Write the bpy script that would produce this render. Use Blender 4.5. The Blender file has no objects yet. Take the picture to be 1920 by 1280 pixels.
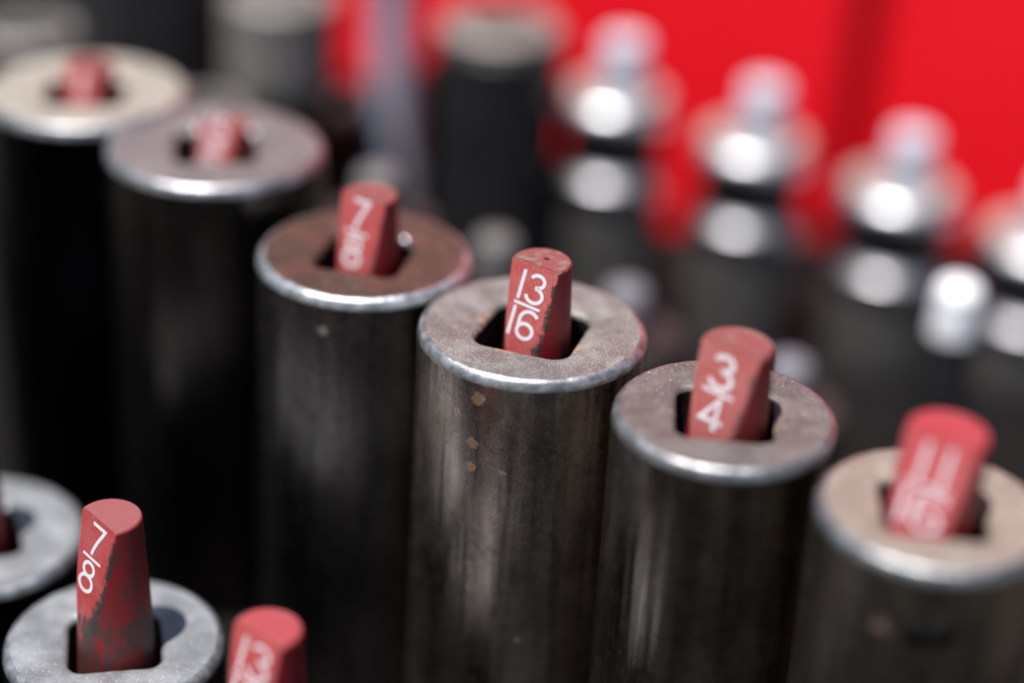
import bpy, bmesh, math, random
from mathutils import Vector, noise as mn
R = math.radians
S = 0.001                                   # everything below is written in millimetres
random.seed(4)
sc = bpy.context.scene
COL = sc.collection

# ------------------------------------------------------------------ camera
TH, RO = R(28.3), R(3.07)
r0 = Vector((1, 0, 0)); u0 = Vector((0, math.sin(TH), math.cos(TH))); fw = Vector((0, math.cos(TH), -math.sin(TH)))
rx = r0 * math.cos(RO) + u0 * math.sin(RO); uy = u0 * math.cos(RO) - r0 * math.sin(RO)
cd = bpy.data.cameras.new('camera'); cam = bpy.data.objects.new('camera', cd); COL.objects.link(cam)
from mathutils import Matrix
cam.matrix_world = Matrix(((rx.x, uy.x, -fw.x, 0), (rx.y, uy.y, -fw.y, 0), (rx.z, uy.z, -fw.z, 0.206), (0, 0, 0, 1)))
cd.sensor_width = 36; cd.lens = 69.375; cd.clip_start = 0.01; cd.clip_end = 50
cd.dof.use_dof = True; cd.dof.focus_distance = 0.2665; cd.dof.aperture_fstop = 3.5; cd.dof.aperture_blades = 0
sc.camera = cam

# ------------------------------------------------------------------ daylight
SUN_EL, SUN_AZ = R(73), R(48)               # azimuth: to the left of the camera's back
sd = Vector((-math.sin(SUN_AZ) * math.cos(SUN_EL), -math.cos(SUN_AZ) * math.cos(SUN_EL), math.sin(SUN_EL)))
w = bpy.data.worlds.new('World'); sc.world = w; w.use_nodes = True
nt = w.node_tree; nt.nodes.clear()
sky = nt.nodes.new('ShaderNodeTexSky'); sky.sky_type = 'NISHITA'; sky.sun_disc = False
sky.sun_elevation = SUN_EL; sky.sun_rotation = math.atan2(sd.x, sd.y)
bg = nt.nodes.new('ShaderNodeBackground'); bg.inputs[1].default_value = 0.06
wo = nt.nodes.new('ShaderNodeOutputWorld')
nt.links.new(sky.outputs[0], bg.inputs[0]); nt.links.new(bg.outputs[0], wo.inputs[0])
sl = bpy.data.lights.new('sun', 'SUN'); sl.energy = 4.6; sl.angle = R(0.53); sl.color = (1.0, 0.965, 0.92)
so = bpy.data.objects.new('sun', sl); COL.objects.link(so)
so.rotation_euler = (-sd).to_track_quat('-Z', 'Y').to_euler()
vs = sc.view_settings; vs.view_transform = 'Standard'; vs.look = 'None'; vs.exposure = 0.85; vs.gamma = 1
try:
    sc.cycles.use_denoising = True; sc.cycles.sample_clamp_indirect = 4; sc.cycles.max_bounces = 8
    sc.cycles.use_adaptive_sampling = False
except Exception: pass

# ------------------------------------------------------------------ node helper
class NT:
    def __init__(s, name):
        s.m = bpy.data.materials.new(name); s.m.use_nodes = True
        s.t = s.m.node_tree; s.t.nodes.clear()
        s.out = s.n('ShaderNodeOutputMaterial'); s.b = s.n('ShaderNodeBsdfPrincipled')
        s.l(s.b.outputs[0], s.out.inputs[0])
        s.tc = s.n('ShaderNodeTexCoord')
    def n(s, t): return s.t.nodes.new(t)
    def l(s, a, b): s.t.links.new(a, b)
    def put(s, inp, v):
        if hasattr(v, 'is_linked') or hasattr(v, 'links'): s.l(v, inp)
        else: inp.default_value = (*v, 1) if isinstance(v, tuple) and len(v) == 3 and inp.type == 'RGBA' else v
    def co(s, scale=(1, 1, 1), off=(0, 0, 0)):
        mp = s.n('ShaderNodeMapping'); s.l(s.tc.outputs['Object'], mp.inputs[0])
        mp.inputs['Scale'].default_value = tuple(1000 * k for k in scale); mp.inputs['Location'].default_value = off
        return mp.outputs[0]
    def noise(s, per_mm, detail=4, rough=.6, scale=(1, 1, 1), off=(0, 0, 0)):
        k = s.n('ShaderNodeTexNoise'); k.inputs['Scale'].default_value = per_mm
        k.inputs['Detail'].default_value = detail; k.inputs['Roughness'].default_value = rough
        s.l(s.co(scale, off), k.inputs['Vector']); return k.outputs['Fac']
    def ramp(s, f, a, b, ca=0.0, cb=1.0):
        k = s.n('ShaderNodeMapRange'); k.interpolation_type = 'SMOOTHSTEP'
        s.put(k.inputs[0], f)
        for i, v in enumerate((a, b, ca, cb)): k.inputs[i + 1].default_value = v
        return k.outputs[0]
    def mix(s, f, a, b):
        k = s.n('ShaderNodeMix'); k.data_type = 'RGBA'
        s.put(k.inputs[0], f); s.put(k.inputs[6], a); s.put(k.inputs[7], b); return k.outputs[2]
    def math(s, op, a, b=0.0, c=0.0):
        k = s.n('ShaderNodeMath'); k.operation = op
        s.put(k.inputs[0], a); s.put(k.inputs[1], b)
        if op in ('MULTIPLY_ADD', 'SMOOTH_MIN'): s.put(k.inputs[2], c)
        return k.outputs[0]
    def bump(s, h, dist, strength=1.0, prev=None):
        k = s.n('ShaderNodeBump'); k.inputs['Distance'].default_value = dist * S; k.inputs['Strength'].default_value = strength
        s.l(h, k.inputs['Height'])
        if prev is not None: s.l(prev, k.inputs['Normal'])
        return k.outputs[0]
    def fin(s, color, metal, rough, normal=None, spec=.5):
        s.put(s.b.inputs['Base Color'], color); s.put(s.b.inputs['Metallic'], metal); s.put(s.b.inputs['Roughness'], rough)
        s.b.inputs['Specular IOR Level'].default_value = spec
        if normal is not None: s.l(normal, s.b.inputs['Normal'])
        return s.m

def mat_side(name, dark=(.014, .012, .011), light=(.06, .052, .046), rust=.0, seed=0.0, gloss=.24, metal=1.0, spots=(), nicks=(), wave=.35):
    n = NT(name); o = (seed, seed * .7, 0)
    streak = n.noise(.30, 3, .55, (1, 1, .06), o)
    blotch = n.noise(.10, 4, .6, (1, 1, .6), o)
    fine = n.noise(5, 4, .8, (1, 1, .5), o)
    grime = n.noise(.5, 6, .75, (1, 1, .7), (seed + 4, 2, 2))
    f = n.ramp(n.math('ADD', n.math('MULTIPLY', streak, .5), n.math('MULTIPLY', blotch, .5)), .36, .64)
    c = n.mix(f, dark, light)
    c = n.mix(n.ramp(grime, .50, .70, 0, .55), c, tuple(k * .7 for k in dark))
    c = n.mix(n.ramp(fine, .53, .66, 0, .35), c, tuple(min(.9, k * 1.7) for k in light))
    c = n.mix(n.ramp(fine, .46, .36, 0, .45), c, tuple(k * .4 for k in dark))
    # fine marks running round the barrel
    s1 = n.ramp(n.noise(1.0, 3, .6, (.22, .22, 7), o), .62, .70, 0, .35)
    c = n.mix(s1, c, tuple(min(.9, k * 1.5) for k in light))
    # short oblique scratches
    vo = n.n('ShaderNodeTexVoronoi'); vo.inputs['Scale'].default_value = .35
    mp = n.n('ShaderNodeMapping'); n.l(n.tc.outputs['Object'], mp.inputs[0]); mp.inputs['Scale'].default_value = (1000, 1000, 7000); mp.inputs['Rotation'].default_value = (.5, .4, seed)
    n.l(mp.outputs[0], vo.inputs['Vector'])
    sc_ = n.math('MULTIPLY', n.ramp(vo.outputs['Distance'], .10, .05), n.ramp(grime, .5, .56))
    c = n.mix(n.math('MULTIPLY', sc_, .6), c, tuple(min(.9, k * 2) for k in light))
    rr = None
    def add(a, b): return b if a is None else n.math('MAXIMUM', a, b)
    if rust:
        sz = n.n('ShaderNodeSeparateXYZ'); n.l(n.co(), sz.inputs[0])
        hi = n.ramp(sz.outputs[2], 46, 68, -.12, .05)
        rr = n.ramp(n.math('ADD', n.math('ADD', n.noise(.42, 2, .5, (1, 1, 1), o), hi), n.math('MULTIPLY', n.noise(2.5, 3, .6), .12)), .785 - rust * .1, .815 - rust * .1)
    def blob(p, rad):
        vm = n.n('ShaderNodeVectorMath'); vm.operation = 'DISTANCE'; n.l(n.co(), vm.inputs[0]); vm.inputs[1].default_value = p
        d = n.math('ADD', vm.outputs['Value'], n.math('MULTIPLY_ADD', n.noise(1.6, 4, .75, (1, 1, 1), (seed, 8, 1)), 3.0 * rad ** .5, -1.45 * rad ** .5))
        return n.ramp(d, rad * 1.12, rad * .55)
    for x, y, z, q in spots: rr = add(rr, blob((x, y, z), q))
    if rr is not None: c = n.mix(n.math('MULTIPLY', rr, .88), c, n.mix(n.noise(1.6, 3), (.05, .02, .006), (.20, .075, .016)))
    nk = None
    for x, y, z, q in nicks: nk = add(nk, blob((x, y, z), q))
    if nk is not None: c = n.mix(nk, c, (.16, .14, .13))
    dust = n.ramp(n.noise(4.5, 0, .5, (1, 1, 1), (seed + 5, 3, 1)), .835, .86)
    c = n.mix(dust, c, (.75, .74, .72))
    ro = n.math('ADD', n.ramp(grime, .35, .7, gloss - .03, gloss + .09), n.ramp(fine, .35, .65, -.03, .05))
    b = n.bump(n.noise(.30, 2, .5, (1, 1, .04), o), wave * 1.6, 1)
    b = n.bump(fine, .03, .8, b)
    if rr is not None:
        metal = n.math('MULTIPLY_ADD', rr, -metal, metal); ro = n.math('MULTIPLY_ADD', rr, .4, ro)
    if nk is not None:
        metal = n.math('MULTIPLY_ADD', nk, -.9, metal)
    return n.fin(c, metal, ro, b)

def mat_top(name, a=(.17, .155, .15), b=(.10, .09, .088), rust=.3, rustc=(.42, .20, .06), seed=0.0, metal=.45, rough=.5, grain=1.0):
    n = NT(name); o = (seed, seed * .6, 0)
    big = n.noise(.22, 5, .62, (1, 1, 1), o)
    fine = n.noise(4.5, 4, .85, (1, 1, 1), o)
    c = n.mix(n.ramp(big, .35, .68), b, a)
    c = n.mix(n.ramp(fine, .52, .62, 0, .75 * grain), c, tuple(min(1, k * 2.1) for k in a))
    c = n.mix(n.ramp(fine, .47, .36, 0, .7 * grain), c, tuple(k * .45 for k in b))
    # rust gathers round the drive hole
    sep = n.n('ShaderNodeSeparateXYZ'); n.l(n.co(), sep.inputs[0])
    rad = n.math('SQRT', n.math('ADD', n.math('MULTIPLY', sep.outputs[0], sep.outputs[0]), n.math('MULTIPLY', sep.outputs[1], sep.outputs[1])))
    near = n.ramp(rad, 10.5, 6.8, 0, .22)
    patch = n.math('ADD', n.noise(.42, 4, .65, (1, 1, 1), (seed + 2.3, 1, 4)), near)
    rm = n.ramp(patch, .82 - rust * .18, .92 - rust * .18)
    c = n.mix(n.math('MULTIPLY', rm, .75), c, n.mix(n.noise(1.5, 3), tuple(k * .45 for k in rustc), rustc))
    me = n.math('MULTIPLY_ADD', rm, -metal, metal)
    ro = n.math('ADD', n.ramp(big, .3, .7, rough - .06, rough + .1), n.math('MULTIPLY', rm, .25))
    bm_ = n.bump(big, .12, .5); bm_ = n.bump(fine, .05, 1, bm_)
    dust = n.ramp(n.noise(3.2, 0, .5, (1, 1, 1), (seed + 9, 3, 1)), .79, .83)
    c = n.mix(dust, c, (.8, .8, .8))
    return n.fin(c, me, ro, bm_)

def mat_rim(name, col=(.52, .52, .53), seed=0.0, rough=.34):
    n = NT(name); o = (seed, 2, 0)
    big = n.noise(.5, 4, .6, (1, 1, 1), o); fine = n.noise(6, 3, .7, (1, 1, 1), o)
    c = n.mix(n.ramp(big, .35, .7), tuple(k * .45 for k in col), col)
    c = n.mix(n.ramp(fine, .5, .25, 0, .6), c, tuple(k * .3 for k in col))
    b = n.bump(n.noise(1.2, 3, .6), .10, .8); b = n.bump(fine, .03, .9, b)
    return n.fin(c, .85, n.ramp(fine, .3, .75, rough - .06, rough + .16), b)

def mat_plain(name, col, metal=0.0, rough=.5, var=.3, per=.3, bump=.03, spec=.5, seed=0):
    n = NT(name)
    f = n.noise(per, 5, .6, (1, 1, 1), (seed, 0, 0)); g = n.noise(4, 3, .7)
    c = n.mix(n.ramp(f, .3, .7), tuple(k * (1 - var) for k in col), col)
    c = n.mix(n.ramp(g, .55, .8, 0, .25), c, tuple(min(1, k * 1.5) for k in col))
    return n.fin(c, metal, n.ramp(f, .3, .7, rough - .05, rough + .08), n.bump(g, bump, .7), spec)

# peg solid: cone cut by one slanted plane; the same constants serve mesh and wear
PR0, PTAPER, PC0, PS = 4.15, .042, 1.45, .20    # top radius, taper, chord distance, slope of the cut (per mm down)
def mat_peg(name, col=(.34, .045, .045), dirt=.5, seed=0.0, dirtc=(.035, .028, .025), smudge=None, topdirt=1.0, sidecol=(.17, .004, .008), topcol=(.16, .044, .043)):
    n = NT(name)
    sep = n.n('ShaderNodeSeparateXYZ'); n.l(n.co(), sep.inputs[0])
    X, Y, Z = sep.outputs
    down = n.math('MULTIPLY', Z, -1)
    big = n.noise(.35, 4, .6, (1, 1, 1), (seed, 1, 2)); fine = n.noise(5.5, 3, .85, (1, 1, 1), (seed, 4, 2)); mid = n.noise(1.6, 4, .7, (1, 1, 1), (seed, 7, 7))
    dull = tuple(min(1, k * .9 + .035) for k in col)
    # distance from the edge between the cut face and the round side (face normal is -Y)
    pd = n.math('ABSOLUTE', n.math('ADD', n.math('MULTIPLY', Y, -1), n.math('MULTIPLY_ADD', down, -PS, -PC0)))
    rr = n.math('SQRT', n.math('ADD', n.math('MULTIPLY', X, X), n.math('MULTIPLY', Y, Y)))
    rd = n.math('ABSOLUTE', n.math('SUBTRACT', n.math('MULTIPLY_ADD', down, PTAPER, PR0), rr))
    c = n.mix(n.ramp(big, .35, .65), col, dull)
    onface = n.ramp(pd, .30, .08)
    c = n.mix(n.ramp(fine, .52, .62, 0, .6), c, (min(1, col[0] * 1.45), col[1] * 4.5, col[2] * 3.8))
    c = n.mix(n.ramp(fine, .46, .36, 0, .35), c, tuple(k * .55 for k in col))
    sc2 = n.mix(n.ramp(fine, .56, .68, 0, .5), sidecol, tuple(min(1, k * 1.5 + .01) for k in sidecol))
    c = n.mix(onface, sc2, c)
    tc2 = n.mix(n.ramp(fine, .5, .62, 0, .7), topcol, tuple(min(1, k * 1.6 + .02) for k in topcol))
    c = n.mix(n.ramp(down, .22, .05), c, tc2)
    edge = n.ramp(n.math('MAXIMUM', pd, rd), .95, .0)
    edge = n.math('MULTIPLY', edge, n.ramp(down, .6, 2.5))
    right = n.ramp(X, -1, 1.2)
    em = n.ramp(n.math('ADD', n.math('MULTIPLY', n.math('MULTIPLY', edge, right), .26), n.math('ADD', n.math('MULTIPLY', n.noise(3.0, 3, .8, (1, 1, 1), (seed, 5, 5)), .45), n.math('MULTIPLY', n.noise(.9, 3, .7, (1, 1, .7), (seed, 6, 1)), .50))), .64, .70)
    c = n.mix(n.math('MULTIPLY', em, dirt * 1.3), c, dirtc)
    # greasy smudges, more of them on the round side
    side = n.ramp(pd, .1, .8, 0, .12)
    sm = n.ramp(n.math('ADD', n.math('ADD', n.noise(.5, 5, .7, (1, 1, .6), (seed + 3, 2, 0)), side), n.math('MULTIPLY', mid, .15)), .66, .86)
    c = n.mix(n.math('MULTIPLY', n.math('MULTIPLY', sm, n.ramp(down, .2, .6)), dirt), c, dirtc)
    # grey-brown rubbed patches on the top
    tp = n.math('MULTIPLY', n.ramp(down, .5, .1), n.ramp(n.noise(.45, 3, .6, (1, 1, 1), (seed + 8, 0, 0)), .50, .62))
    c = n.mix(n.math('MULTIPLY', tp, dirt * .9 * topdirt), c, (.17, .12, .10))
    if smudge:
        z0, z1 = smudge
        band = n.math('MULTIPLY', n.ramp(down, z0, z0 + 2.5), n.ramp(down, z1 + 4, z1))
        bm2 = n.ramp(n.math('ADD', n.math('MULTIPLY', band, .22), n.noise(.55, 5, .75, (1, 1, .35), (seed, 9, 9))), .62, .78)
        c = n.mix(n.math('MULTIPLY', bm2, .85), c, (.03, .024, .022))
    b = n.bump(mid, .08, .5); b = n.bump(fine, .05, .9, b)
    return n.fin(c, 0.0, n.ramp(fine, .3, .75, .42, .6), b, .4)

def mat_print(name, seed=0.0):
    n = NT(name)
    f = n.noise(5, 3, .7, (1, 1, 1), (seed, 0, 0)); g = n.noise(.5, 3, .6, (1, 1, 1), (seed, 0, 0))
    c = n.mix(n.ramp(n.math('ADD', f, n.math('MULTIPLY', g, .2)), .70, .86, 0, .5), (.58, .55, .58), (.42, .18, .18))
    return n.fin(c, 0.0, .5, n.bump(f, .02, .6), .4)

# ------------------------------------------------------------------ object helpers
def tag(o, label=None, cat=None, group=None, kind=None):
    if label: o['label'] = label
    if cat: o['category'] = cat
    if group: o['group'] = group
    if kind: o['kind'] = kind
    return o
def empty(name, loc, label, cat, group=None, rz=0):
    o = bpy.data.objects.new(name, None); COL.objects.link(o); o.empty_display_size = .01
    o.location = Vector(loc) * S; o.rotation_euler = (0, 0, rz)
    return tag(o, label, cat, group)
def mesh(name, verts, faces, m, parent=None, smooth=True, sharp=None):
    me = bpy.data.meshes.new(name); me.from_pydata([tuple(Vector(v) * S) for v in verts], [], faces)
    me.validate(); me.update()
    bm = bmesh.new(); bm.from_mesh(me); bmesh.ops.recalc_face_normals(bm, faces=bm.faces)
    if sharp is not None:
        for e in bm.edges:
            if len(e.link_faces) == 2 and e.calc_face_angle(0) > R(sharp): e.smooth = False
    for f in bm.faces: f.smooth = smooth
    bm.to_mesh(me); bm.free()
    me.materials.append(m)
    o = bpy.data.objects.new(name, me); COL.objects.link(o)
    if parent is not None: o.parent = parent
    return o
def rings(pts_rings, cap_first=False, cap_last=False):
    v = []; f = []; n = len(pts_rings[0])
    for r_ in pts_rings: v += r_
    for i in range(len(pts_rings) - 1):
        for j in range(n):
            a = i * n + j; b = i * n + (j + 1) % n
            f.append((a, b, b + n, a + n))
    if cap_first: f.append(tuple(range(n)))
    if cap_last: f.append(tuple(range((len(pts_rings) - 1) * n, len(pts_rings) * n)))
    return v, f
def circ(r, z, n=144, wob=0, seed=0):
    out = []
    for j in range(n):
        a = 2 * math.pi * j / n
        k = 0
        if wob: k = wob * (mn.noise(Vector((math.cos(a) * 9, math.sin(a) * 9, seed))) + .6 * mn.noise(Vector((math.cos(a) * 30, math.sin(a) * 30, seed + 3))))
        out.append((math.cos(a) * (r + k), math.sin(a) * (r + k), z + k * .6))
    return out
def rsq(h, rc, z, rot, n=144, jit=0, seed=0):
    # rounded square, half side h, corner radius rc, sampled evenly by angle
    out = []
    for j in range(n):
        a = 2 * math.pi * j / n; b = a - rot
        c, s_ = abs(math.cos(b)), abs(math.sin(b))
        t = h / max(c, s_)
        px, py = t * c, t * s_
        q = h - rc
        if px > q and py > q:
            # intersect ray with corner circle centred (q,q)
            d = q * (c + s_); disc = d * d - (2 * q * q - rc * rc)
            t = d + math.sqrt(max(disc, 0))
        if jit: t += jit * mn.noise(Vector((math.cos(a) * 5, math.sin(a) * 5, seed + z)))
        out.append((t * math.cos(a), t * math.sin(a), z))
    return out
def lerp_ring(a, b, k, dz=0): return [tuple(a[i][q] + (b[i][q] - a[i][q]) * k + (dz if q == 2 else 0) for q in range(3)) for i in range(len(a))]

def impact_socket(loc, od, side, top, rim, label, hole_rot=0, group='deep impact sockets in the front row', cw=1.1, ch=1.6, hole=6.35, dish=.25, seed=0, pin=False, rc=2.2, ball=False):
    """loc is the middle of the top face in mm; the barrel stands on the tray."""
    x, y, z = loc; H = z - 3.0
    root = empty('impact_socket', (x, y, 3.0), label, 'socket', group)
    R0 = od / 2; N = 144
    # barrel
    prof = [(R0 - 1.2, 0), (R0 - .3, .6), (R0, 1.8)]
    k = 24
    for i in range(1, k): prof.append((R0, 1.8 + (H - ch - 1.8) * i / k))
    prof.append((R0, H - ch))
    v, f = rings([circ(r, zz, N, .06 if zz == H - ch else 0, seed) for r, zz in prof], cap_first=True)
    body = mesh('barrel', v, f, side, root, sharp=40)
    # rounded worn edge
    rg = []
    for i in range(9):
        a = math.pi / 2 * i / 8
        rr = R0 - cw + cw * math.cos(a) ** 1.0; zz = H - ch + ch * math.sin(a)
        rg.append(circ(rr, zz, N, .06, seed))
    v, f = rings(rg); mesh('rim', v, f, rim, root)
    # top face with the square drive opening
    o_ = circ(R0 - cw, H, N, .06, seed); h_ = rsq(hole + .8, rc + .6, H - dish, hole_rot, N, .12, seed)
    tr = [o_]
    for i in range(1, 8):
        kk = i / 8; rg_ = lerp_ring(o_, h_, kk)
        rg_ = [(p[0], p[1], H - dish * max(0, kk * 1.0) ** 2.2 + .05 * mn.noise(Vector((p[0] * .5, p[1] * .5, seed)))) for p in rg_]
        tr.append(rg_)
    tr.append(h_)
    tr.append(rsq(hole + .42, rc + .35, H - dish - .14, hole_rot, N, .10, seed))
    tr.append(rsq(hole + .14, rc + .15, H - dish - .40, hole_rot, N, .08, seed))
    tr.append(rsq(hole + .02, rc, H - dish - .8, hole_rot, N, .04, seed))
    v, f = rings(tr); mesh('top_face', v, f, top, root)
    hr = [rsq(hole + .02, rc, H - dish - .8, hole_rot, N, .04, seed)] + [rsq(hole, rc, H - dish - .8 - q, hole_rot, N) for q in (2, 6, 11, 15.5)]
    hr += [circ(hole * 1.25, H - 17, N), circ(hole * 1.35, H - 22, N), circ(hole * 1.35, 1.0, N)]
    v, f = rings(hr); mesh('drive_hole', v, f, M_bore, root)
    for bx_, by_, br_ in (ball or ()):  # small chrome beads added at the hole edge to give bright glints
        bm = bmesh.new(); bmesh.ops.create_uvsphere(bm, u_segments=20, v_segments=12, radius=br_)
        vv = [tuple(p.co + Vector((bx_, by_, H - dish - .55 * br_))) for p in bm.verts]
        ff = [tuple(q.index for q in fc.verts) for fc in bm.faces]; bm.free()
        mesh('glint_bead', vv, ff, M_chrome, root)
    if pin:
        az, zz, pr = pin
        cut_v, cut_f = rings([[(math.cos(t) * pr, math.sin(t) * pr, q) for t in [2 * math.pi * i / 32 for i in range(32)]] for q in (-6, 6)], True, True)
        cm = mesh('cutter', cut_v, cut_f, side)
        cm.parent = root; cm.location = (math.cos(az) * R0 * S, math.sin(az) * R0 * S, (H - zz) * S); cm.rotation_euler = (0, math.pi / 2, az)
        # close the barrel on top so that the cut is clean
        bme = bmesh.new(); bme.from_mesh(body.data)
        be = [e for e in bme.edges if len(e.link_faces) == 1]; bmesh.ops.contextual_create(bme, geom=be); bme.to_mesh(body.data); bme.free()
        md = body.modifiers.new('b', 'BOOLEAN'); md.object = cm; md.solver = 'EXACT'
        bpy.context.view_layer.update()
        ev = body.evaluated_get(bpy.context.evaluated_depsgraph_get()); nm = bpy.data.meshes.new_from_object(ev)
        body.modifiers.clear(); body.data = nm
        bme = bmesh.new(); bme.from_mesh(nm)
        dl = [fc for fc in bme.faces if fc.calc_center_median().z > (H - ch - .01) * S and fc.normal.z > .9]
        bmesh.ops.delete(bme, geom=dl, context='FACES')
        for e in bme.edges:
            if len(e.link_faces) == 2: e.smooth = e.calc_face_angle(0) < R(40)
        for fc in bme.faces: fc.smooth = True
        bme.to_mesh(nm); bme.free()
        bpy.data.objects.remove(cm)
    return root

# ------------------------------------------------------------------ number strokes (unit box: x 0..w, y 0..1)
def arc(cx, cy, rx_, ry_, a0, a1, n=22): return [(cx + rx_ * math.cos(R(a0 + (a1 - a0) * i / n)), cy + ry_ * math.sin(R(a0 + (a1 - a0) * i / n))) for i in range(n + 1)]
G = {
    '1': (.14, [[(.07, 0), (.07, 1)]]),
    '3': (.50, [arc(.23, .755, .20, .205, 165, -85) + arc(.23, .275, .24, .245, 85, -170)]),
    '4': (.52, [[(.36, 0), (.36, .96), (.02, .27), (.52, .27)]]),
    '5': (.50, [[(.46, .96), (.12, .96), (.06, .53)] + arc(.23, .31, .25, .28, 128, -160)]),
    '6': (.50, [arc(.25, .285, .23, .25, 0, 360, 30), [(.025, .31)] + arc(.29, .66, .265, .31, 178, 35)]),
    '7': (.48, [[(.0, .955), (.45, .955)] + [(.45 - .29 * math.sin(t * 1.3) * 1.02, .93 - .93 * t) for t in [i / 8 for i in range(1, 9)]]]),
    '8': (.50, [arc(.25, .745, .185, .21, 0, 360, 30), arc(.25, .28, .23, .25, 0, 360, 30)]),
}
def ribbon(pts, wd):
    n = len(pts); closed = (Vector(pts[0]) - Vector(pts[-1])).length < 1e-4
    L = []; Rr = []
    for i in range(n):
        p = Vector(pts[i])
        a = Vector(pts[i - 1]) if i else (Vector(pts[-2]) if closed else None)
        b = Vector(pts[i + 1]) if i < n - 1 else (Vector(pts[1]) if closed else None)
        d1 = (p - a).normalized() if a is not None else (b - p).normalized()
        d2 = (b - p).normalized() if b is not None else d1
        t = (d1 + d2); t = t.normalized() if t.length > 1e-3 else d1
        nn = Vector((-t.y, t.x)); k = 1 / max(.45, nn.dot(Vector((-d1.y, d1.x))))
        L.append(p + nn * wd / 2 * k); Rr.append(p - nn * wd / 2 * k)
    return L, Rr
def fraction_strokes(num, den, h=4.0, wd=.48, gap=.55, shift_n=0, shift_d=0, gw=1.28):
    """strokes in face millimetres, origin = middle of the bar, y up the face"""
    out = []
    def word(s_, y0, sh):
        sc_ = h; gp = (.34 if s_ == '11' else .17) * sc_
        W = sum(G[c][0] * sc_ * gw for c in s_) + gp * (len(s_) - 1); x = -W / 2 + sh
        for c in s_:
            for st in G[c][1]: out.append([(x + px * sc_ * gw, y0 + py * sc_) for px, py in st])
            x += G[c][0] * sc_ * gw + gp
        return W
    W = word(num, gap, shift_n)
    if den:
        W = max(W, word(den, -gap - h, shift_d)); hb = max(W / 2 * 1.02, 2.05)
        out.append([(-hb, 0), (hb, 0)])
    return out

def size_peg(loc, rz, num, den, m, mp, label, length=None, tilt=(0, 0), h=4.3, wd=.53, width=1.0, twist=-1.5, lean=-7, tdown=5.6, tx=-.2, sn=0, sd_=0, dimple=None, cat='size peg', group='numbered red size pegs', bar=True):
    """loc: middle of the peg's top in mm. The cut face looks towards local -Y."""
    length = length or loc[2] - 3
    root = empty('size_peg', loc, label, cat, group, rz)
    root.rotation_euler = (tilt[0], tilt[1], rz); root.scale = (width, width, 1)
    bm = bmesh.new(); N = 96
    zs = [0, -.12, -.35] + [-1 - i * 1.0 for i in range(27)] + [-length]
    def rad(z): 
        r_ = min(PR0 + PTAPER * -z, 5.5)
        if z > -.4: r_ -= .28 * (1 - (-z / .4)) ** 1.6
        return r_
    prev = None; first = None
    for z in zs:
        ring = [bm.verts.new((math.cos(2 * math.pi * j / N) * rad(z), math.sin(2 * math.pi * j / N) * rad(z), z)) for j in range(N)]
        if prev:
            for j in range(N): bm.faces.new((prev[j], prev[(j + 1) % N], ring[(j + 1) % N], ring[j]))
        else: first = ring
        prev = ring
    bm.faces.new(prev)
    # top, optionally with a small moulding pit
    if dimple:
        dx, dy, dr = dimple
        c1 = [bm.verts.new((dx + dr * math.cos(2 * math.pi * j / N), dy + dr * math.sin(2 * math.pi * j / N), 0)) for j in range(N)]
        c2 = [bm.verts.new((dx + dr * .9 * math.cos(2 * math.pi * j / N), dy + dr * .9 * math.sin(2 * math.pi * j / N), -1.1)) for j in range(N)]
        for A, B in ((first, c1), (c1, c2)):
            for j in range(N): bm.faces.new((A[j], A[(j + 1) % N], B[(j + 1) % N], B[j]))
        bm.faces.new(c2)
    else: bm.faces.new(first)
    nrm = Vector((0, -1, -PS)).normalized()     # points out of the cut face: y = -(PC0 + PS*down)
    nrm = Vector((0, -1, PS)).normalized()
    res = bmesh.ops.bisect_plane(bm, geom=bm.verts[:] + bm.edges[:] + bm.faces[:], plane_co=(0, -PC0, 0), plane_no=nrm, clear_outer=True, dist=1e-4)
    ce = [e for e in res['geom_cut'] if isinstance(e, bmesh.types.BMEdge)]
    nf = bmesh.ops.edgenet_fill(bm, edges=ce)['faces'] if False else bmesh.ops.holes_fill(bm, edges=[e for e in bm.edges if e.is_boundary], sides=0)['faces']
    ed = [e for e in bm.edges if any(f in nf for f in e.link_faces)]
    bmesh.ops.bevel(bm, geom=ed, offset=.16, segments=2, profile=.6, affect='EDGES', clamp_overlap=True)
    bmesh.ops.remove_doubles(bm, verts=bm.verts, dist=.01)
    bmesh.ops.recalc_face_normals(bm, faces=bm.faces)
    for v in bm.verts: v.co = v.co * S
    for f in bm.faces: f.smooth = True
    for e in bm.edges:
        if len(e.link_faces) == 2 and e.calc_face_angle(0) > R(26): e.smooth = False
    me = bpy.data.meshes.new('shaft'); bm.to_mesh(me); bm.free(); me.materials.append(m)
    o = bpy.data.objects.new('shaft', me); COL.objects.link(o); o.parent = root
    if num:
        ux = Vector((1, 0, 0)); vy = Vector((0, PS, 1)).normalized()
        org = Vector((tx, -PC0 - PS * tdown, -tdown)) + nrm * .03
        V = []; F = []
        ux, vy = ux * math.cos(R(twist)) + vy * math.sin(R(twist)), vy * math.cos(R(lean)) - ux * math.sin(R(lean))
        for si, st in enumerate(fraction_strokes(num, den, h, wd, shift_n=sn, shift_d=sd_)):
            wv = wd * (.8 if (den and si == len(fraction_strokes(num, den, h, wd)) - 1) else 1)
            L, Q = ribbon(st, wv); b0 = len(V)
            for a, b in zip(L, Q):
                for p in (a, b):
                    V.append(org + ux * p[0] + vy * p[1] + nrm * (.004 * si))
            for i in range(len(st) - 1):
                k = b0 + 2 * i; F.append((k, k + 1, k + 3, k + 2))
        pm = mesh('size_number', V, F, mp, root, smooth=False)
    return root

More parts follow.
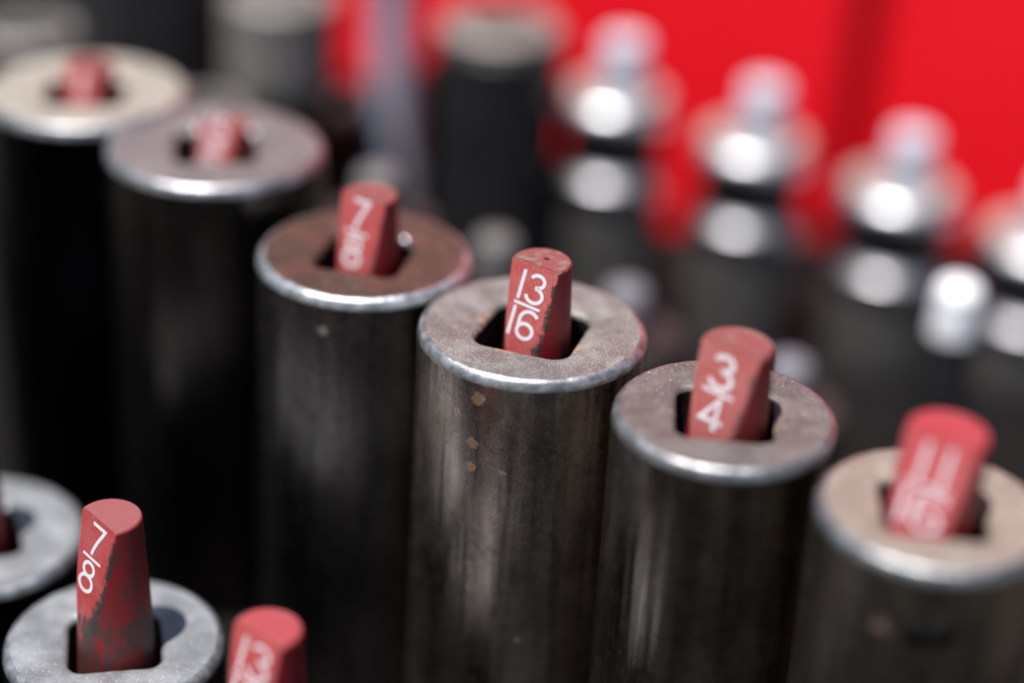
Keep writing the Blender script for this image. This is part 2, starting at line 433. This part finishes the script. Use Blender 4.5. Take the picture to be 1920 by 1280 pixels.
def lathe(name, prof, m, parent, N=96, sharp=35, cap=True):
    v, f = rings([circ(max(r, .01), z, N) for r, z in prof], cap_first=cap, cap_last=cap)
    return mesh(name, v, f, m, parent, sharp=sharp)
def box(name, x0, x1, y0, y1, z0, z1, m, parent=None, bev=.6, seg=2):
    bm = bmesh.new(); bmesh.ops.create_cube(bm, size=1)
    for v in bm.verts: v.co = Vector(((x0 + x1) / 2 + v.co.x * (x1 - x0), (y0 + y1) / 2 + v.co.y * (y1 - y0), (z0 + z1) / 2 + v.co.z * (z1 - z0)))
    if bev: bmesh.ops.bevel(bm, geom=bm.edges[:], offset=bev, segments=seg, affect='EDGES')
    for v in bm.verts: v.co *= S
    me = bpy.data.meshes.new(name); bm.to_mesh(me); bm.free(); me.materials.append(m)
    o = bpy.data.objects.new(name, me); COL.objects.link(o)
    if parent is not None: o.parent = parent
    return o

# ------------------------------------------------------------------ shared materials
M_bore = mat_plain('bore_steel', (.035, .030, .028), .6, .5, .5, .4)
M_chrome = mat_plain('chrome', (.62, .63, .65), 1.0, .27, .15, .3, .01)
M_chrome_dull = mat_plain('dull_chrome', (.30, .30, .32), 1.0, .36, .25, .3, .02)
M_chrome_dark = mat_plain('dark_band_metal', (.05, .05, .05), .8, .35, .4, .5)  # plain dark metal for the band below the top collar
M_black = mat_plain('black_plastic', (.012, .011, .012), 0, .6, .4, .1)
M_tray = mat_plain('black_tray_plastic', (.004, .0035, .0035), 0, .8, .4, .1, .03, .15)
M_grey = mat_plain('grey_plastic', (.42, .43, .46), 0, .45, .2, .3)
M_lightgrey = mat_plain('light_grey_plastic', (.50, .54, .62), 0, .35, .15, .3)
M_collar = mat_plain('collar_chrome', (.48, .49, .52), 1.0, .36, .2, .3, .02)
M_barrel = mat_plain('grey_oxide', (.085, .08, .077), .35, .5, .35, .15)
M_satin = mat_plain('satin_chrome', (.42, .39, .36), .3, .42, .2, .4)
M_red = mat_plain('red_enamel', (.72, .003, .011), 0, .5, .08, .01, .0, .3)
M_bench = mat_plain('bench_surface', (.05, .045, .04), 0, .8, .4, .02, .1)
P_main = mat_print('white_print')

# ------------------------------------------------------------------ the surface and the tray
box('ground', -1500, 1500, -1200, 1800, -34, -14, M_bench, None, 0)['kind'] = 'structure'
tray = empty('socket_tray', (0, 220, -14), 'black plastic tray under the sockets, with the red toolbox behind it', 'tray')
tray.location = (0, 0, 0)
box('base', -190, 140, 60, 430, -13.9, 2.9, M_tray, tray, 1.5)
for x0, x1, y0, y1 in ((-196, -190.2, 54, 436), (140.2, 146, 54, 436), (-190, 140, 54, 59.8), (-190, 140, 430.2, 436)):
    box('edge_lip', x0, x1, y0, y1, -13.9, 6, M_tray, tray, 1.5)

# ------------------------------------------------------------------ front row of impact sockets
FR = 'deep impact sockets in the front row'
impact_socket((2.8, 242.7, 78), 32.0, mat_side('side_a', seed=1.3, light=(.80, .68, .58), dark=(.25, .21, .18), gloss=.21, wave=.36, spots=[(-6.9, -14.4, 71.2, 1.0), (-7.4, -14.1, 64.2, .85), (-7.5, -14.1, 60.2, .8), (-9.6, -12.8, 68.0, .5), (-3.2, -15.7, 60.5, .4), (-6.6, -14.6, 41, .35), (.2, -16, 33, .3)]), mat_top('top_a', (.235, .222, .212), (.14, .13, .123), .8, seed=1.0), mat_rim('rim_a', seed=1),
              'greyish deep impact socket with rust specks holding the sharp red 13/16 peg', R(-18), seed=1, dish=.5, hole=6.85, rc=2.6)
impact_socket((-22.5, 263.2, 78), 31.8, mat_side('side_b', seed=5, dark=(.06, .058, .058), light=(.20, .185, .18), nicks=[(-4.5, -15.2, 69.6, .9)]), mat_top('top_b', (.105, .043, .034), (.055, .042, .031), .25, (.25, .10, .05), seed=3), mat_rim('rim_b', (.72, .74, .76), 2, .33),
              'black impact socket with a reddish brown top, left of the 13/16 peg socket', R(-12), seed=2, ball=[(5.6, 5.6, 1.1)])
impact_socket((-48.6, 289.0, 83), 34.4, mat_side('side_c', seed=8, dark=(.02, .02, .02), light=(.08, .07, .065)), mat_top('top_c', (.20, .17, .17), (.14, .12, .12), .2, seed=6), mat_rim('rim_c', (.5, .5, .52), 3),
              'wide dark impact socket with a mauve grey top, third from the upper left corner rim', R(10), seed=3, ball=[(5.0, 6.6, 1.0), (-3.7, 6.9, .9)])
impact_socket((-73.0, 307.0, 84.0), 34.0, mat_side('side_d', seed=12, dark=(.003, .003, .004), light=(.008, .008, .010)), mat_top('top_d', (.38, .345, .30), (.29, .26, .225), .1, seed=9), mat_rim('rim_d', (.48, .48, .5), 4),
              'beige topped black impact socket farthest left in the front row', R(5), seed=4)
impact_socket((28.1, 221.7, 78), 29.3, mat_side('side_e', seed=17, dark=(.13, .115, .10), light=(.50, .44, .38), gloss=.17), mat_top('top_e', (.165, .147, .140), (.105, .092, .087), .35, (.26, .16, .09), seed=12), mat_rim('rim_e', (.42, .42, .43), 5),
              'dark impact socket with a mauve brown top holding the red 3/4 peg', R(-4), seed=5)
impact_socket((51.9, 201.6, 78), 28.4, mat_side('side_f', seed=21, dark=(.14, .12, .10), light=(.38, .33, .27), gloss=.26, spots=[(-6.6, -11.6, 66.0, 1.3), (-9, -9.8, 60, .6)]), mat_top('top_f', (.29, .25, .215), (.21, .18, .15), .35, (.38, .24, .13), seed=15), mat_rim('rim_f', (.40, .41, .42), 6),
              'tan topped impact socket with a round pin hole in its side, lower right', R(-3), seed=6, hole=6.2, pin=(R(-96), 9.0, 3.1))
# ------------------------------------------------------------------ lower row in front
LR = 'short sockets in the lower front row'
lt = dict(rust=.05, metal=.6, rough=.4, grain=.5)
impact_socket((-53.3, 221.9, 36), 30.6, mat_side('side_g', seed=25), mat_top('top_g', (.36, .37, .39), (.25, .255, .27), seed=18, **lt), mat_rim('rim_g', (.55, .56, .58), 7),
              'clean silver topped socket around the tall sharp red 7/8 peg at lower left', R(12), LR, seed=7)
impact_socket((-79.1, 246.0, 36), 32.6, mat_side('side_h', seed=28, light=(.045, .04, .038)), mat_top('top_h', (.37, .38, .40), (.27, .275, .29), seed=21, **lt), mat_rim('rim_h', (.55, .57, .6), 8),
              'silver topped socket cut off by the left edge of the picture', R(20), LR, seed=8)
impact_socket((-28.1, 199.0, 26), 29.0, mat_side('side_i', seed=31), mat_top('top_i', (.36, .37, .39), (.25, .255, .27), seed=24, **lt), mat_rim('rim_i', (.5, .5, .52), 9),
              'socket below the blurred red peg at the bottom edge', R(8), LR, seed=9)

# ------------------------------------------------------------------ red pegs
size_peg((3.5, 242.7, 88.1), R(-36), '13', '16', mat_peg('peg_red_a', (.36, .047, .048), dirt=.75, seed=1.0, topdirt=1.3), P_main, 'sharp red plastic peg printed 13/16 with a tiny pit in its top', tilt=(0, 0), dimple=(.2, .9, .42), tdown=6.0, h=4.35)
size_peg((-21.9, 263.2, 87.5), R(-32), '7', '8', mat_peg('peg_red_b', (.36, .040, .042), dirt=.3, seed=4), P_main, 'slightly blurred red peg printed 7/8 in the reddish brown socket', tdown=5.6, tx=-.4, lean=-4, h=4.6, wd=.58)
size_peg((-47.2, 289.0, 86.6), R(-36), '15', '16', mat_peg('peg_red_c', (.36, .040, .042), dirt=.25, seed=7), P_main, 'blurred red peg barely rising from the mauve grey topped socket', tdown=3.0)
size_peg((-72.2, 307.0, 88.2), R(-36), '1', None, mat_peg('peg_red_d', (.36, .040, .042), dirt=.2, seed=9), P_main, 'very blurred red peg with a single bar numeral in the beige topped socket', tdown=5.6, wd=.9)
size_peg((28.7, 221.4, 88.3), R(-36), '3', '4', mat_peg('peg_red_e', (.33, .06, .058), dirt=.5, seed=12), P_main, 'red peg printed 3/4 with a grimy grey patch on its top', tilt=(0, R(1)), tdown=6.2, h=4.5, tx=-.3, width=1.12, lean=-2, wd=.58)
size_peg((52.0, 201.2, 89.0), R(-30), '11', '16', mat_peg('peg_red_f', (.40, .040, .046), topcol=(.26, .026, .034), dirt=.2, seed=15), P_main, 'blurred red peg printed 11/16 at the right edge', tilt=(0, R(2)), tdown=6.5, h=4.8, width=1.18, lean=-3, wd=.52)
size_peg((-53.0, 221.9, 56.6), R(-47), '7', '8', mat_peg('peg_red_g', (.32, .028, .030), topcol=(.19, .055, .055), dirt=.9, seed=18, smudge=(13, 24), topdirt=.1), P_main, 'tall sharp red peg printed 7/8 with black smudges at lower left', tdown=6.0, h=4.8, tx=-.3, sn=.15, sd_=-.1, width=1.07)
size_peg((-79.6, 246.0, 56.0), R(-20), '15', '16', mat_peg('peg_red_h', dirt=.6, seed=21), P_main, 'dark red peg sliver at the left edge of the picture')
size_peg((-28.6, 199.0, 56.5), R(-40), '13', '16', mat_peg('peg_red_i', (.38, .040, .042), topcol=(.24, .034, .04), dirt=.25, seed=24), P_main, 'blurred red peg printed 13/16 cut off by the bottom edge', tdown=6.6, h=5.0, width=1.08)

# ------------------------------------------------------------------ grey pegs, chrome sockets behind
s_mid = mat_plain('low_socket_side', (.03, .027, .026), .4, .45, .4, .2)
t_mid = mat_plain('low_socket_top', (.035, .028, .026), .3, .55, .4, .3)
def big_socket(loc, od, side, top, label, collar=None, hole=7, group='large sockets at the back left'):
    x, y, z = loc; H = z - 3; r_ = od / 2
    root = empty('large_socket', (x, y, 3), label, 'socket', group)
    if collar:
        lathe('barrel', [(r_ - 1, 0), (r_ - .5, 1), (r_ - .5, H - collar)], side, root)
        lathe('collar', [(r_ - 1, H - collar + .05), (r_, H - collar + .6), (r_, H - 5.5), (r_ - 1.4, H - 5)], top, root)
        z0 = H - 4.95
    else:
        lathe('barrel', [(r_ - .5, 0), (r_ + .6, 1), (r_ + .6, H - 3.6), (r_, H - 3)], side, root); z0 = H - 2.95
    N = 96
    rg = [circ(r_ - .5, z0, N), circ(r_ + .05, z0 + .6, N), circ(r_ + .05, H - .9, N), circ(r_ - .9, H, N), rsq(hole, 1.5, H, .4, N), rsq(hole - .3, 1.5, H - .5, .4, N), rsq(hole - .3, 1.5, H - 14, .4, N)]
    v, f = rings(rg, False, True); mesh('top_face', v, f, top, root, sharp=35)
    return root
GP = 'plain grey pegs behind the front row'
def grey_peg(loc, label, group=GP, r=4.2, m=None, tip=9, rd=2.2):
    x, y, z = loc
    root = empty('grey_peg', (x, y, 3), label, 'peg', group)
    H = z - 3
    lathe('post', [(r + .6, 0), (r + .3, H - tip - .05)], M_black, root, 48)
    prof = [(r + .2, H - tip), (r, H - rd)] + [(r - rd * .82 + rd * .82 * math.cos(t), H - rd + rd * math.sin(t)) for t in [math.pi / 2 * i / 6 for i in range(1, 7)]]
    lathe('tip', prof, m or M_grey, root, 48)
    return root
M_dull = mat_plain('dull_grey_plastic', (.13, .125, .125), 0, .5, .2, .3)
M_pale = mat_plain('pale_grey_plastic', (.17, .175, .20), 0, .45, .2, .3)
M_glint = mat_plain('painted_glint_plastic', (.85, .86, .9), 0, .4, .1, .3)  # white base colour stands in for a specular glint on one grey peg
for (x, y, z), m_, t_, s_ in zip([(-25.6, 326, 64), (-3.9, 326, 52.3), (20.2, 318, 47.5), (49.5, 308, 39.5), (77.6, 310, 55.5)],
                         [M_dull, M_dull, M_pale, M_pale, M_glint], [7, 9, 7, 7, 10],
                         ['grey peg tip showing just behind the 7/8 peg', 'dull grey peg tip left of the 13/16 peg', 'pale grey peg tip right behind the 13/16 socket',
                          'pale grey peg tip right behind the 3/4 peg', 'bright white lit grey peg beside the chrome socket at right']):
    grey_peg((x, y, z), s_, m=m_, tip=t_, r=4.0)
    if m_ is not M_glint: big_socket((x, y, z - t_ - 2), 21, s_mid, t_mid, 'low dark socket under the ' + s_.replace(' showing', '').replace(' lit', '').replace(' just', ''), hole=5.2, group='low dark sockets between the rows')
def chrome_socket(loc, od, label, pegh=13, px=0):
    x, y, z = loc; H = z - 3; r_ = od / 2
    root = empty('chrome_socket', (x, y, 3), label, 'socket', 'chrome sockets in the back row')
    lathe('lower_barrel', [(r_ - .8, 0), (r_, .8), (r_, H - 21.6), (r_ - .2, H - 21.05)], M_barrel, root)
    lathe('middle_ring', [(r_ + .2, H - 21.0), (r_ + .5, H - 20.4), (r_ + .8, H - 20.2), (r_ + .8, H - 17.0), (r_ - .9, H - 15.5), (r_ - 1.2, H - 15.0)], M_chrome_dull, root)
    lathe('dark_neck', [(r_ - 1.1, H - 14.95), (r_ - 1.1, H - 5.6)], M_chrome_dark, root)
    N = 96
    rg = [circ(r_ - 1.4, H - 5.55, N), circ(r_ + .5, H - 5.2, N), circ(r_ + .8, H - 2.2, N), circ(r_ + .5, H - 1.5, N), circ(r_ - .6, H - .3, N), circ(r_ - 1.0, H - .1, N)]
    v, f = rings(rg); mesh('top_collar', v, f, M_collar, root, sharp=50)
    rg = [circ(r_ - 1.0, H - .1, N), circ(r_ - 1.6, H, N), rsq(6.2, 1.5, H, .3, N), rsq(6.0, 1.4, H - .4, .3, N), rsq(6.0, 1.4, H - 4, .3, N)]
    v, f = rings(rg, False, True); mesh('top_face', v, f, M_satin, root, sharp=35)
    grey_peg((x + px, y, z + pegh), 'light grey peg standing in the ' + label.split(' chrome')[0] + ' chrome socket', 'grey pegs in the chrome sockets', 4.5, M_lightgrey, 14, 1.0)
    return root
for loc, od, lb in [((18.8, 386.2, 58.4), 22.6, 'leftmost chrome socket of the back row, with a bright collar'),
                    ((48.1, 382.5, 51.5), 23.2, 'second chrome socket from the left in the back row'),
                    ((79.0, 378.5, 44.2), 24.2, 'third chrome socket from the left, before the red panel'),
                    ((109.3, 374.3, 36.6), 25.2, 'rightmost chrome socket, cut off by the right edge')]:
    chrome_socket(loc, od, lb, 11.5, 1.2)

# ------------------------------------------------------------------ dark things at the upper left
s_blk = mat_plain('side_k', (.022, .021, .023), .3, .5, .5, .1); t_gry = mat_top('top_k', (.22, .20, .185), (.16, .148, .14), .1, seed=40, metal=.3)
big_socket((-50.5, 384.0, 76.5), 23, s_blk, t_gry, 'stepped grey collared socket at the top edge, left of the steel bar', 19)
big_socket((-5.6, 383, 73.0), 25, s_blk, t_gry, 'black socket with a pale grey top, left of the chrome sockets')
big_socket((-101.7, 380, 67.8), 20.5, s_blk, t_gry, 'socket with a dull top in the upper left corner')
big_socket((-78.0, 412, 95.0), 32, s_blk, s_blk, 'tall black socket rising out of the top edge behind the front row')
big_socket((-64.5, 372, 56), 17, s_blk, t_gry, 'low brownish socket peeping out behind the mauve grey topped socket', hole=5)
bar = empty('extension_bar', (-30.5, 424, 3), 'upright blue grey steel extension bar before the red panel', 'bar')
M_bar = mat_plain('blue_steel', (.34, .40, .50), .2, .4, .2, .1)
lathe('shank', [(5.5, 0), (5.5, 20), (4.6, 22), (4.6, 72)], M_bar, bar)
lathe('drive_end', [(4.7, 72.05), (6.2, 73), (6.2, 88), (5.2, 89.5)], M_chrome, bar)

s_low = mat_side('side_l', seed=50, dark=(.012, .009, .009), light=(.05, .035, .033))  # dark brown all over; these sockets are added to cover the lower red panel
big_socket((-42.0, 417, 44), 16, s_low, s_low, 'low dark brown socket just left of the steel bar', hole=5)
big_socket((-16.5, 414, 52), 16, s_low, s_low, 'low dark brown socket just right of the steel bar', hole=5)

# ------------------------------------------------------------------ red toolbox behind
tb = empty('red_toolbox', (0, 475, -14), 'bright red metal toolbox panels filling the background at upper right', 'toolbox')
tb.location = (0.083, 0.462, -0.014); tb.rotation_euler = (R(-7), 0, R(-13))
box('door_panel', -138, -4, -7, 1, 0, 330, M_red, tb, 1.2, 3)
box('side_panel', 8, 240, 3, 7, 0, 330, M_red, tb, 1, 2)
box('dark_side_plate', -420, -136.5, 3, 12, 0, 330, M_black, tb, .8, 1)
box('back_plate', -136, 250, 7.5, 12, 0, 330, M_red, tb, .8, 1)
